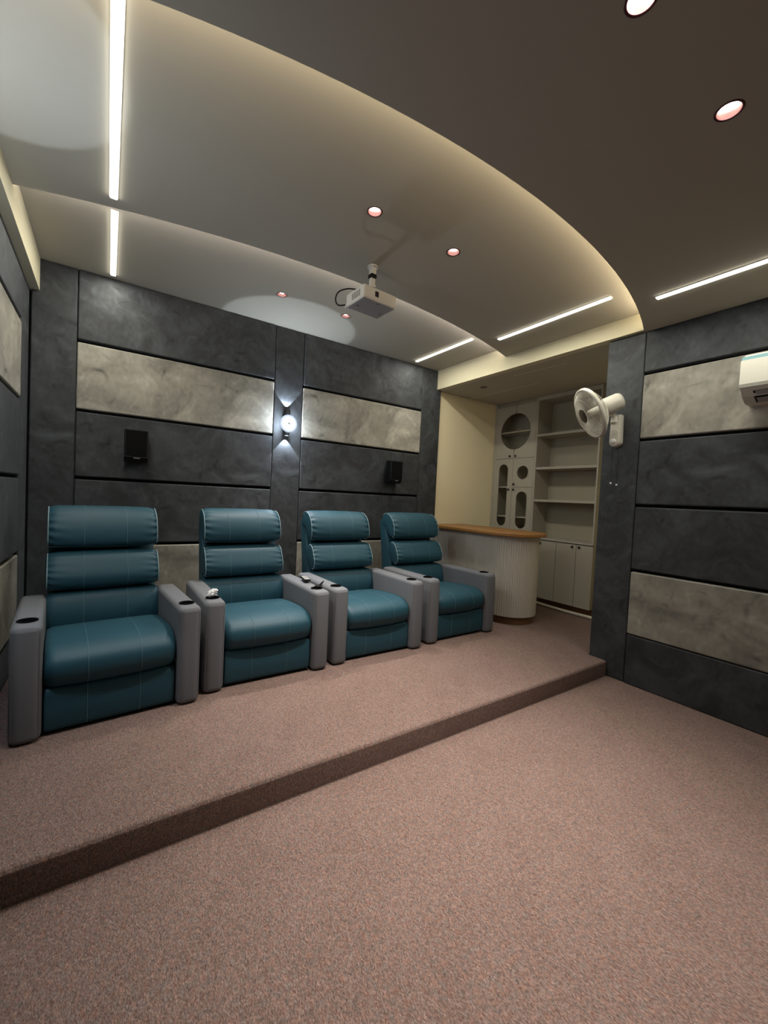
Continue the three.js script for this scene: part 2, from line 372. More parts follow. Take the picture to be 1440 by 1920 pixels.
// ------------------------------------------------------------------ recliners
// closed side outline (z, y) swept across x, drawn in towards the ends, with gathers
function bolster(prof, width, o = {}) {
  const n = o.n ?? 40, end = o.end ?? 0.03, c = new THREE.CatmullRomCurve3(prof.map(([z, y]) => new THREE.Vector3(0, y, z)), true, 'catmullrom', o.tension ?? 0.5);
  const m = o.m ?? 56, base = c.getSpacedPoints(m).slice(0, m), cz = base.reduce((s, p) => s + p.z, 0) / m, cy = base.reduce((s, p) => s + p.y, 0) / m;
  const pos = [], idx = [], uv = [];
  const xs = []; for (let i = 0; i <= n; i++) { const t = i / n; xs.push(-Math.cos(Math.PI * t) * 0.5 * 0.55 + (t - 0.5) * 0.45); }
  for (let i = 0; i <= n; i++) {
    const x = xs[i] * width, d = width / 2 - Math.abs(x), e = Math.max(0, 1 - d / end), k = 1 - (o.shrink ?? 0.16) * e * e;
    for (let j = 0; j < m; j++) {
      const p = base[j]; let q = k;
      if (o.gather) { const g = Math.exp(-d / 0.035) * o.gather; q *= 1 - g * (0.5 + 0.5 * Math.sin(j * o.gf + i * 0.15)) * 0.6; }
      const cr = 1 - (o.crown ?? 0.03) * (2 * x / width) ** 2;
      let z = cz + (p.z - cz) * q, y = cy + (p.y - cy) * q * cr;
      if (z > cz) z = cz + (z - cz) * cr;
      pos.push(x, y, z); uv.push(x, j / m * 1.2);
    }
  }
  for (let i = 0; i < n; i++) for (let j = 0; j < m; j++) { const a = i * m + j, b = i * m + (j + 1) % m, cc = a + m, dd = b + m; idx.push(a, b, cc, b, dd, cc); }
  for (const [row, flip] of [[0, 0], [n, 1]]) {
    const s = pos.length / 3; let sy = 0, sz = 0; for (let j = 0; j < m; j++) { sy += pos[3 * (row * m + j) + 1]; sz += pos[3 * (row * m + j) + 2]; }
    pos.push(pos[3 * row * m] + (flip ? 0.004 : -0.004), sy / m, sz / m); uv.push(0, 0);
    for (let j = 0; j < m; j++) { const a = row * m + j, b = row * m + (j + 1) % m; flip ? idx.push(a, b, s) : idx.push(b, a, s); }
  }
  const g = new THREE.BufferGeometry();
  g.setAttribute('position', new THREE.Float32BufferAttribute(pos, 3)); g.setAttribute('uv', new THREE.Float32BufferAttribute(uv, 2)); g.setIndex(idx); g.computeVertexNormals();
  // outline must run so that faces look outwards
  let vol = 0; const P = i => new THREE.Vector3(pos[3 * i], pos[3 * i + 1], pos[3 * i + 2]);
  for (let i = 0; i < idx.length; i += 3) vol += P(idx[i]).dot(P(idx[i + 1]).cross(P(idx[i + 2])));
  if (vol < 0) { for (let i = 0; i < idx.length; i += 3) [idx[i], idx[i + 1]] = [idx[i + 1], idx[i]]; g.setIndex(idx); g.computeVertexNormals(); }
  return clean(g);
}
const HW = 0.305;                                           // half width of cushions
const prof = {                                              // z (0 = front of the arms), y above the platform
  head: [[-0.83, 0.858], [-0.768, 0.847], [-0.733, 0.885], [-0.745, 0.975], [-0.79, 1.055], [-0.865, 1.105], [-0.935, 1.11], [-0.995, 1.07], [-1.005, 1.0], [-0.96, 0.97], [-0.905, 0.93]],
  upper: [[-0.79, 0.600], [-0.715, 0.588], [-0.665, 0.608], [-0.655, 0.665], [-0.685, 0.735], [-0.73, 0.80], [-0.79, 0.822], [-0.84, 0.80], [-0.85, 0.72]],
  lower: [[-0.75, 0.33], [-0.67, 0.325], [-0.625, 0.36], [-0.618, 0.42], [-0.632, 0.49], [-0.668, 0.556], [-0.73, 0.58], [-0.79, 0.555], [-0.8, 0.44]],
  seat: [[-0.60, 0.27], [-0.30, 0.235], [-0.12, 0.225], [-0.045, 0.235], [-0.008, 0.275], [0.002, 0.325], [-0.015, 0.378], [-0.07, 0.415], [-0.17, 0.432], [-0.32, 0.428], [-0.5, 0.412], [-0.62, 0.39], [-0.66, 0.33]],
  foot: [[-0.12, 0.022], [-0.06, 0.018], [-0.042, 0.03], [-0.036, 0.11], [-0.042, 0.205], [-0.06, 0.235], [-0.12, 0.238], [-0.14, 0.13]],
};
function edgeLine(pr, from, to, push = 0) {                 // part of an outline as 3-D points maker
  const c = new THREE.CatmullRomCurve3(pr.map(([z, y]) => new THREE.Vector3(0, y, z)), true, 'catmullrom', 0.5), out = [];
  for (let i = 0; i <= 24; i++) { const p = c.getPoint((from + (to - from) * i / 24 + 1) % 1); out.push(p); }
  return out;
}
function makeRecliner(label, pos, turn) {
  const t = thing('recliner', label, 'armchair', pos, turn, 'recliners in a row on the platform');
  // arms: rounded blocks with a drilled cup holder
  for (const s of [-1, 1]) {
    const x0 = s * 0.361, hw = 0.0615, z0 = -0.775, z1 = 0, pts = [];
    const r = 0.04;
    for (const [cx, cz, a0] of [[x0 + hw - r, z1 - r, 0], [x0 - hw + r, z1 - r, Math.PI / 2], [x0 - hw + r, z0 + r, Math.PI], [x0 + hw - r, z0 + r, Math.PI * 1.5]])
      for (let i = 0; i <= 5; i++) { const a = a0 + Math.PI / 2 * i / 5; pts.push([cx + r * Math.cos(a), cz + r * Math.sin(a)]); }
    let g = slab(pts, 0.004, 0.572, [], { bevel: 0.03, seg: 5, curve: 32, smooth: 0.7 });
    const p = g.attributes.position;                         // the top falls a little to the front and rounds off at the back
    for (let i = 0; i < p.count; i++) { const y = p.getY(i); if (y > 0.3) { const z = p.getZ(i), b = Math.max(0, -0.62 - z); p.setY(i, y + 0.01 * (-z / 0.775) - b * b * 1.2); } }
    g = boxUV(toCreasedNormals(g, 0.8));
    const A = new Brush(g), B = new Brush(clean(new THREE.CylinderGeometry(0.041, 0.041, 0.2, 36).translate(x0, 0.60, -0.115)));
    A.updateMatrixWorld(); B.updateMatrixWorld();
    const ev = new Evaluator(); ev.useGroups = false;
    const arm = mesh('arm', clean(ev.evaluate(A, B, SUBTRACTION).geometry), M.armCloth, t);
    const cup = lathe([[0.0001, -0.07], [0.040, -0.07], [0.040, 0.0], [0.0435, 0.0], [0.043, 0.0015], [0.039, 0.002], [0.0365, -0.001], [0.035, -0.066], [0.0001, -0.067]], 36);
    const cm = M.blackMatt; cup.translate(x0, 0.575, -0.115); mesh('cup_holder', cup, cm, arm);
    // welt line along the front edges of the arm
    for (const e of [-1, 1]) mesh('piping', tube([[x0 + e * (hw - 0.0115), 0.03, -0.0112], [x0 + e * (hw - 0.0115), 0.5, -0.0112], [x0 + e * (hw - 0.0115), 0.535, -0.0125]], 0.0022, 20, 6), M.armCloth, arm);
  }
  // back shell and plinth
  const shell = new THREE.Shape([[-0.62, 0.12], [-0.765, 0.5], [-0.885, 0.86], [-0.93, 1.0], [-0.945, 1.045], [-1.01, 1.03], [-1.035, 0.985], [-0.97, 0.6], [-0.9, 0.12]].map(([z, y]) => new THREE.Vector2(-z, y)));
  let sg = new THREE.ExtrudeGeometry(shell, { depth: 2 * HW - 0.05, bevelEnabled: true, bevelThickness: 0.02, bevelSize: 0.02, bevelOffset: -0.02, bevelSegments: 3, curveSegments: 8 });
  sg.rotateY(Math.PI / 2); sg.translate(-(HW - 0.025), 0, 0); sg = toCreasedNormals(sg, 0.7);
  const back = mesh('backrest', boxUV(sg), M.teal, t);
  mesh('base', box(-0.295, 0.295, 0.012, 0.25, -0.86, -0.13, 0.01), M.blackMatt, t);
  const cushion = (name, pr, w, o, parent) => {
    const c = mesh(name, bolster(pr, w, o), M.teal, parent);
    return c;
  };
  const seams = (c, pr, a, b, lift = 0.0) => {
    for (const x of [-0.118, 0.118]) {
      const k = 1 - 0.03 * (2 * x / (2 * HW)) ** 2, pts = edgeLine(pr, a, b);
      const cz = pr.reduce((s, p) => s + p[0], 0) / pr.length, cy = pr.reduce((s, p) => s + p[1], 0) / pr.length;
      mesh('seam', tube(pts.map(p => [x, cy + (p.y - cy) * k + 0.0006, p.z > cz ? cz + (p.z - cz) * k + 0.0006 : p.z]), 0.0016, 40, 6), M.tealSeam, c);
    }
  };
  const pipes = (c, pr, a, b, bottom) => {
    const pts = edgeLine(pr, a, b), cz = pr.reduce((s, p) => s + p[0], 0) / pr.length, cy = pr.reduce((s, p) => s + p[1], 0) / pr.length, gs = [];
    for (const s of [-1, 1]) gs.push(tube(pts.map(p => [s * (HW - 0.004), cy + (p.y - cy) * 0.9, cz + (p.z - cz) * 0.9]), 0.0035, 50, 6));
    if (bottom) { const q = bottom; gs.push(tube([-1, -0.5, 0, 0.5, 1].map(u => [u * (HW - 0.008), cy + (q[1] - cy) * (0.97 - 0.05 * u * u) - 0.004, cz + (q[0] - cz) * (0.97 - 0.05 * u * u)]), 0.003, 40, 6)); }
    for (const g of gs) mesh('piping', g, M.piping, c);
  };
  const h = cushion('headrest', prof.head, 2 * HW, { gather: 0.2, gf: 0.95, m: 96, end: 0.05, shrink: 0.14 }, t);
  seams(h, prof.head, 0.14, 0.55); pipes(h, prof.head, 0.1, 0.62, [-0.768, 0.847]);
  const u = cushion('upper_cushion', prof.upper, 2 * HW + 0.005, { gather: 0.2, gf: 1.0, m: 96, end: 0.05, shrink: 0.14 }, t);
  seams(u, prof.upper, 0.14, 0.62); pipes(u, prof.upper, 0.1, 0.66, [-0.715, 0.588]);
  const l = cushion('lower_cushion', prof.lower, 2 * HW, { end: 0.05, shrink: 0.12 }, t);
  seams(l, prof.lower, 0.16, 0.62);
  const s = cushion('seat', prof.seat, 0.592, { end: 0.045, shrink: 0.09, m: 72, crown: 0.05, gather: 0.03, gf: 1.1 }, t);
  seams(s, prof.seat, 0.2, 0.84);
  const f = cushion('footrest', prof.foot, 0.585, { end: 0.02, shrink: 0.06, crown: 0.0, tension: 0.3 }, t);
  seams(f, prof.foot, 0.22, 0.62);
  return t;
}
const chairs = [
  ['leftmost teal recliner, standing in the corner beside the left wall', [0.562, PY, 1.472], 0.075],
  ['teal recliner with tissue in one cup holder and a remote control on its other arm', [1.435, PY, 1.374], 0.0],
  ['third teal recliner from the left, in front of the right padded bay', [2.325, PY, 1.358], -0.012],
  ['rightmost teal recliner, standing beside the fluted bar counter', [3.255, PY, 1.336], 0.0],
];
const chair0 = makeRecliner(...chairs[0]);
for (const c of chairs.slice(1)) dup(chair0, ...c);

// things on the arms
{
  const r = thing('remote_control', 'black remote control with pale keys lying on the grey armrest', 'remote', [1.823, PY + 0.5805, 0.985], -0.17);
  mesh('body', box(-0.024, 0.024, 0, 0.018, -0.075, 0.075, 0.006), M.black, r);
  mesh('keypad', box(-0.019, 0.019, 0.016, 0.0195, -0.06, 0.06, 0.002), M.keys, r);
  for (let i = 0; i < 5; i++) for (let j = -1; j <= 1; j++) mesh('key', box(j * 0.012 - 0.004, j * 0.012 + 0.004, 0.019, 0.0215, -0.05 + i * 0.022, -0.037 + i * 0.022, 0.0015), i % 2 && !j ? M.black : M.bottomGrey, r);
  const k = thing('black_clip', 'small black clip sticking out of the cup holder beside the remote', 'gadget', [1.796, PY + 0.584, 1.259], 0.2);
  mesh('wing', box(-0.008, 0.04, 0, 0.007, -0.02, 0.02, 0.003).rotateZ(0.12), M.black, k);
  mesh('handle', boxUV(new THREE.CylinderGeometry(0.004, 0.013, 0.05, 12).scale(1, 1, 0.45).rotateZ(-0.85).translate(0.042, 0.02, 0)), M.black, k);
  // crumpled tissue
  const g = new THREE.IcosahedronGeometry(0.03, 16), p = g.attributes.position;
  for (let i = 0; i < p.count; i++) {
    const v = new THREE.Vector3().fromBufferAttribute(p, i), d = v.clone().normalize();
    const f = Math.abs(noise.noise(d.x * 2.1, d.y * 2.1, d.z * 2.1 + 3)) * 0.75 + Math.abs(noise.noise(d.x * 4.1 + 5, d.y * 4.1, d.z * 4.1)) * 0.14;
    v.multiplyScalar(0.72 + f); p.setXYZ(i, v.x * 1.0, v.y * 0.95 + 0.028 + 0.018 * d.x, v.z * 0.85);
  }
  g.computeVertexNormals();
  const ti = mesh('tissue', boxUV(g), M.tissue); ti.position.set(1.07, PY + 0.588, 1.268); ti.scale.set(1.05, 0.72, 1.0);
  tag(ti, 'crumpled white tissue stuffed in a cup holder of the armrest', 'tissue');
}

// ------------------------------------------------------------------ speakers on the back wall
function makeSpeaker(label, pos) {
  const t = thing('speaker', label, 'speaker', pos, 0, 'wall speakers');
  const side = new THREE.Shape([[0.02, 0], [0.085, 0.0], [0.118, 0.035], [0.118, 0.255], [0.02, 0.262]].map(([z, y]) => new THREE.Vector2(-z, y)));
  const g = new THREE.ExtrudeGeometry(side, { depth: 0.155, bevelEnabled: true, bevelThickness: 0.005, bevelSize: 0.005, bevelOffset: -0.005, bevelSegments: 2 });
  g.rotateY(Math.PI / 2); g.translate(-0.0775, 0, 0);
  mesh('cabinet', boxUV(g), M.black, t);
  mesh('grille', box(-0.074, 0.074, 0.045, 0.25, 0.113, 0.1215, 0.004), M.blackMatt, t);
  mesh('badge', box(-0.022, 0.022, 0.0, 0.009, 0.1, 0.104, 0.001).rotateX(0), M.steel, t).position.set(0.005, 0.026, 0.012);
  mesh('bracket', box(-0.03, 0.03, 0.06, 0.2, 0.003, 0.022), M.black, t);
  return t;
}
const sp0 = makeSpeaker('black wall speaker on the dark panel above the leftmost recliner', [0.692, 1.583, 0.004]);
dup(sp0, 'black wall speaker at the right end of the back wall above the rightmost recliner', [3.285, 1.565, 0.004]);

// ------------------------------------------------------------------ projector
{
  const t = thing('projector', 'white projector hanging from the middle ceiling on a short pole', 'projector', [1.925, 2.632, 1.66], 0.06);
  const body = mesh('body', box(-0.132, 0.128, 0, 0.083, -0.127, 0.083, 0.012, 3), M.whitePlain, t);
  mesh('underside', box(-0.124, 0.12, -0.0015, 0.004, -0.119, 0.075, 0.001), M.bottomGrey, t);
  mesh('lens_window', box(-0.046, -0.016, 0.026, 0.062, 0.078, 0.0845, 0.006, 3), M.black, t);
  const lens = lathe([[0.0001, 0.004], [0.007, 0.003], [0.011, 0]], 24); lens.rotateX(Math.PI / 2); lens.translate(-0.031, 0.044, 0.0845);
  mesh('lens', lens, std({ color: lin(0.05, 0.02, 0.05), roughness: 0.08 }), t);
  mesh('vent', [0, 1, 2, 3, 4].map(i => box(-0.135, -0.130, 0.02, 0.06, -0.05 + i * 0.02, -0.042 + i * 0.02)), M.bottomGrey, t);
  for (const [x, z] of [[-0.09, -0.05], [0.09, -0.05], [0.0, 0.05]]) mesh('foot', cyl(0.008, 0.009, 0.006, x, -0.003, z, 14), M.bottomGrey, t);
  mesh('focus_wheel', cyl(0.012, 0.012, 0.004, 0.03, 0.086, 0.05, 18), M.bottomGrey, t);
  const mt = mesh('mount', [box(0.0, 0.045, 0.085, 0.13, -0.075, -0.035, 0.004), box(0.006, 0.039, 0.125, 0.215, -0.07, -0.042, 0.003), box(0.003, 0.042, 0.16, 0.17, -0.073, -0.038)], M.whitePlain, t);
  mesh('clamp', box(0.001, 0.044, 0.215, 0.24, -0.078, -0.034, 0.004), M.black, mt);
  mesh('ceiling_plate', [box(0.004, 0.041, 0.24, 0.286, -0.074, -0.038, 0.003), cyl(0.036, 0.036, 0.01, 0.0225, 0.289, -0.056, 28)], M.whitePlain, mt);
  mesh('bolt', [box(0.014, 0.03, 0.135, 0.147, -0.036, -0.028), box(0.014, 0.03, 0.098, 0.108, -0.034, -0.03)], M.black, mt);
  mesh('cable', tube([[0.01, 0.15, -0.07], [-0.05, 0.135, -0.1], [-0.12, 0.13, -0.14], [-0.17, 0.10, -0.17], [-0.18, 0.05, -0.18], [-0.165, 0.02, -0.17], [-0.12, 0.022, -0.129]], 0.0048, 50, 8), M.black, t);
  mesh('plug', [0, 1, 2].map(i => box(-0.13 + i * 0.011, -0.123 + i * 0.011, 0.0, 0.028, -0.142, -0.126)), M.whitePlain, t);
}

// ------------------------------------------------------------------ bar counter with fluted front
{
  const t = thing('bar_counter', 'fluted off-white bar counter with rounded end and brown wooden top', 'counter', [0, PY, 0]);
  const cx = 4.205, cz = 1.075, R = 0.285, H0 = 0.083, H1 = 0.925;
  const path = (r) => { const o = []; const L = cz + 0.03; for (let i = 0; i <= 20; i++) o.push([cx - r, -0.03 + L * i / 20]); for (let i = 1; i <= 32; i++) { const a = Math.PI - Math.PI * i / 32; o.push([cx + r * Math.cos(a), cz + r * Math.sin(a)]); } for (let i = 1; i <= 6; i++) o.push([cx + r, cz - L * i / 6]); return o; };
  mesh('body', slab(path(R - 0.008), H0, H1), M.cabinetInner, t);
  mesh('plinth', slab(path(R - 0.03), 0, H0), M.plinth, t);
  mesh('countertop', slab(path(R + 0.065), H1, H1 + 0.036, [], { bevel: 0.006, smooth: 0.6 }), M.wood, t);
  // half-round flutes, each a strip of its own
  const step = 0.0255, fl = clean(new THREE.CylinderGeometry(0.0126, 0.0126, H1 - H0, 12, 1, true, -Math.PI / 2 - 0.3, Math.PI + 0.6)); fl.translate(0, (H0 + H1) / 2, 0); fl.scale(1, 1, 0.5);
  const place = (x, z, ang) => { const m = mesh('flute', fl, M.flute, t); m.position.set(x, 0, z); m.rotation.y = ang; };
  for (let z = 0.0; z < cz; z += step) place(cx - R + 0.006, z, -Math.PI / 2);
  const nA = Math.round(Math.PI * R / step);
  for (let i = 0; i <= nA; i++) { const a = Math.PI - Math.PI * i / nA; place(cx + (R - 0.006) * Math.cos(a), cz + (R - 0.006) * Math.sin(a), Math.PI / 2 - a); }
}

// ------------------------------------------------------------------ alcove cabinets (fronts look towards -x)
const XC = 5.09, XB = 5.40;
function knob(x, y, z, parent) {
  const g = lathe([[0.0001, 0.022], [0.012, 0.021], [0.0145, 0.016], [0.0135, 0.011], [0.006, 0.006], [0.006, 0]], 20); g.rotateZ(Math.PI / 2); g.translate(x, y, z);
  mesh('knob', g, M.black, parent);
}
function door(parent, z0, z1, y0, y1, holes, x = XC, th = 0.018) {   // panel in the z-y plane with cut-outs
  const s = new THREE.Shape((holes?.notch ?? [[z0, y0], [z1, y0], [z1, y1], [z0, y1]]).map(([z, y]) => new THREE.Vector2(-z, y)));
  for (const h of holes?.list ?? []) {
    const p = new THREE.Path();
    if (h.len) { p.absarc(-h.z, h.y + h.len / 2, h.r, 0, Math.PI, false); p.absarc(-h.z, h.y - h.len / 2, h.r, Math.PI, Math.PI * 2, false); p.closePath(); }
    else p.absarc(-h.z, h.y, h.r, 0, Math.PI * 2, true);
    s.holes.push(p);
  }
  const g = new THREE.ExtrudeGeometry(s, { depth: th - 0.003, bevelEnabled: true, bevelThickness: 0.0015, bevelSize: 0.0015, bevelOffset: -0.0015, bevelSegments: 1, curveSegments: 40 });
  g.rotateY(Math.PI / 2); g.translate(x + 0.0015, 0, 0);
  return mesh('door', boxUV(g), M.cabinet, parent);
}
const paneG = (pts) => { const g = new THREE.ShapeGeometry(new THREE.Shape(pts.map(([z, y]) => new THREE.Vector2(-z, y))), 24); g.rotateY(Math.PI / 2); g.translate(XC + 0.014, 0, 0); return boxUV(g); };
{
  const t = thing('display_cabinet', 'tall greige wall cabinet with round and slot-shaped door openings', 'cabinet');
  const z0 = -0.035, z1 = 0.655, y0 = 0.975, y1 = 2.785, yA = 2.012, zc = 0.318;
  mesh('carcass', [box(XC + 0.02, XB, y0, y1, z0, z0 + 0.03), box(XC + 0.02, XB, y0, y1, z1 - 0.018, z1), box(XB - 0.012, XB, y0, y1, z0 + 0.03, z1 - 0.018), box(XC + 0.02, XB - 0.012, y1 - 0.045, y1, z0 + 0.03, z1 - 0.018), box(XC + 0.02, XB - 0.012, yA - 0.012, yA + 0.006, z0 + 0.03, z1 - 0.018), box(XC + 0.02, XB - 0.012, y0, y0 + 0.018, z0 + 0.03, z1 - 0.018), box(XC + 0.02, XB - 0.012, y0 + 0.018, yA - 0.012, zc - 0.008, zc + 0.008)], M.cabinetInner, t);
  mesh('stile', [box(XC + 0.001, XC + 0.02, y0, y1, z0, 0.006, 0.001), box(XC, XC + 0.02, y0, y1, z1 - 0.012, z1 + 0.004, 0.001)], M.cabinet, t);
  for (const [y, a, b] of [[2.37, z0 + 0.03, z1 - 0.018], [1.614, z0 + 0.03, zc - 0.008], [1.205, z0 + 0.03, zc - 0.008], [1.205, zc + 0.008, z1 - 0.018], [1.62, zc + 0.008, z1 - 0.018]]) mesh('shelf', box(XC + 0.035, XB - 0.012, y, y + 0.018, a, b, 0.002), M.cabinet, t);
  // pair of top doors sharing one round opening
  const cy = 2.38, r = 0.245, g = 0.0018;
  const arc = (a0, a1, n = 30) => Array.from({ length: n + 1 }, (_, i) => { const a = a0 + (a1 - a0) * i / n; return [zc + 0.004 + r * Math.sin(a), cy + r * Math.cos(a)]; });
  const d1 = door(t, 0, 0, 0, 0, { notch: [[0.008, yA + g], [zc - g, yA + g], ...arc(Math.PI + 0.02, 2 * Math.PI - 0.02).map(([z, y]) => [Math.min(z, zc - g), y]), [zc - g, 2.735], [0.008, 2.735]] });
  mesh('glass', paneG([[zc - g, cy - r - 0.01], ...arc(Math.PI, 2 * Math.PI).map(([z, y]) => [Math.min(zc - g, zc + (z - zc) * 1.02), cy + (y - cy) * 1.02])]), M.glass, d1); knob(XC, 2.044, 0.262, d1);
  const d2 = door(t, 0, 0, 0, 0, { notch: [[zc + g, yA + g], [z1 - 0.014, yA + g], [z1 - 0.014, 2.735], [zc + g, 2.735], ...arc(0.02, Math.PI - 0.02).map(([z, y]) => [Math.max(z, zc + g), y])] });
  mesh('glass', paneG([[zc + g, cy + r + 0.01], ...arc(0, Math.PI).map(([z, y]) => [Math.max(zc + g, zc + (z - zc) * 1.02), cy + (y - cy) * 1.02])]), M.glass, d2); knob(XC, 2.043, 0.356, d2);
  const slotPane = (h) => { const o = []; for (let i = 0; i <= 20; i++) { const a = Math.PI * i / 20; o.push([h.z - (h.r + 0.004) * Math.cos(a), h.y + (h.len ?? 0) / 2 + (h.r + 0.004) * Math.sin(a)]); } for (let i = 0; i <= 20; i++) { const a = Math.PI + Math.PI * i / 20; o.push([h.z - (h.r + 0.004) * Math.cos(a), h.y - (h.len ?? 0) / 2 + (h.r + 0.004) * Math.sin(a)]); } return paneG(o); };
  const s3 = { z: 0.158, y: 1.507, r: 0.078, len: 0.70 }, d3 = door(t, 0.008, zc - g, y0, yA - g, { list: [s3] });
  mesh('glass', slotPane(s3), M.glass, d3); knob(XC, 1.586, 0.27, d3);
  const s4 = { z: 0.478, y: 1.815, r: 0.092 }, d4 = door(t, zc + g, z1 - 0.014, 1.62, yA - g, { list: [s4] });
  mesh('glass', slotPane(s4), M.glass, d4); knob(XC, 1.659, 0.352, d4);
  const s5 = { z: 0.482, y: 1.312, r: 0.086, len: 0.325 }, d5 = door(t, zc + g, z1 - 0.014, y0, 1.617, { list: [s5] });
  mesh('glass', slotPane(s5), M.glass, d5); knob(XC, 1.586, 0.352, d5);
}
{
  const t = thing('shelf_unit', 'open greige shelf unit with empty shelves beside the wall fan', 'shelf');
  const z0 = 0.6605, z1 = 1.498, y0 = 0.975, y1 = 2.785;
  mesh('side_panel', box(XC, XB, y0, y1, z0, z0 + 0.016, 0.001), M.cabinet, t);
  mesh('side_panel', box(XC, XB, y0, y1, z1 - 0.018, z1, 0.001), M.cabinet, t);
  mesh('back_panel', box(XB - 0.012, XB, y0, y1, z0 + 0.016, z1 - 0.018), M.cabinetInner, t);
  mesh('top_panel', box(XC, XB - 0.012, 2.735, y1, z0 + 0.016, z1 - 0.018, 0.001), M.cabinet, t);
  for (const y of [2.272, 1.848, 1.434]) mesh('shelf', box(XC + 0.004, XB - 0.012, y, y + 0.03, z0 + 0.016, z1 - 0.018, 0.002), M.cabinet, t);
}
{
  const t = thing('base_cabinet', 'low greige cabinet with plain doors and black knobs under the shelves', 'cabinet');
  mesh('carcass', box(XC + 0.02, XB, 0.215, 0.955, -0.03, 1.498), M.cabinetInner, t);
  mesh('kickboard', box(XC + 0.07, XC + 0.085, PY + 0.001, 0.215, -0.03, 1.49), M.plinth, t);
  mesh('counter', box(XC - 0.012, XB, 0.955, 0.974, -0.035, 1.50, 0.002), M.cabinet, t);
  const edges = [0.0, 0.255, 0.51, 0.77, 1.033, 1.296, 1.5];
  for (let i = 0; i < 6; i++) { const d = door(t, edges[i] + 0.0025, edges[i + 1] - 0.0025, 0.212, 0.947, null); if (i === 4) knob(XC, 0.916, 1.25, d); if (i === 5) knob(XC, 0.918, 1.336, d); if (i < 4) knob(XC, 0.916, edges[i + (i % 2 ? 0 : 1)] + (i % 2 ? 0.045 : -0.045), d); }
  const p = mesh('drain_pipe', tube([[5.13, PY + 0.02, 0.1], [5.09, PY + 0.022, 0.6], [5.055, PY + 0.02, 0.95], [5.04, PY + 0.02, 1.25], [5.06, PY + 0.02, 1.6]], 0.0185, 40, 14), M.white);
  tag(p, 'white plastic pipe lying on the carpet along the cabinet base', 'pipe');
}

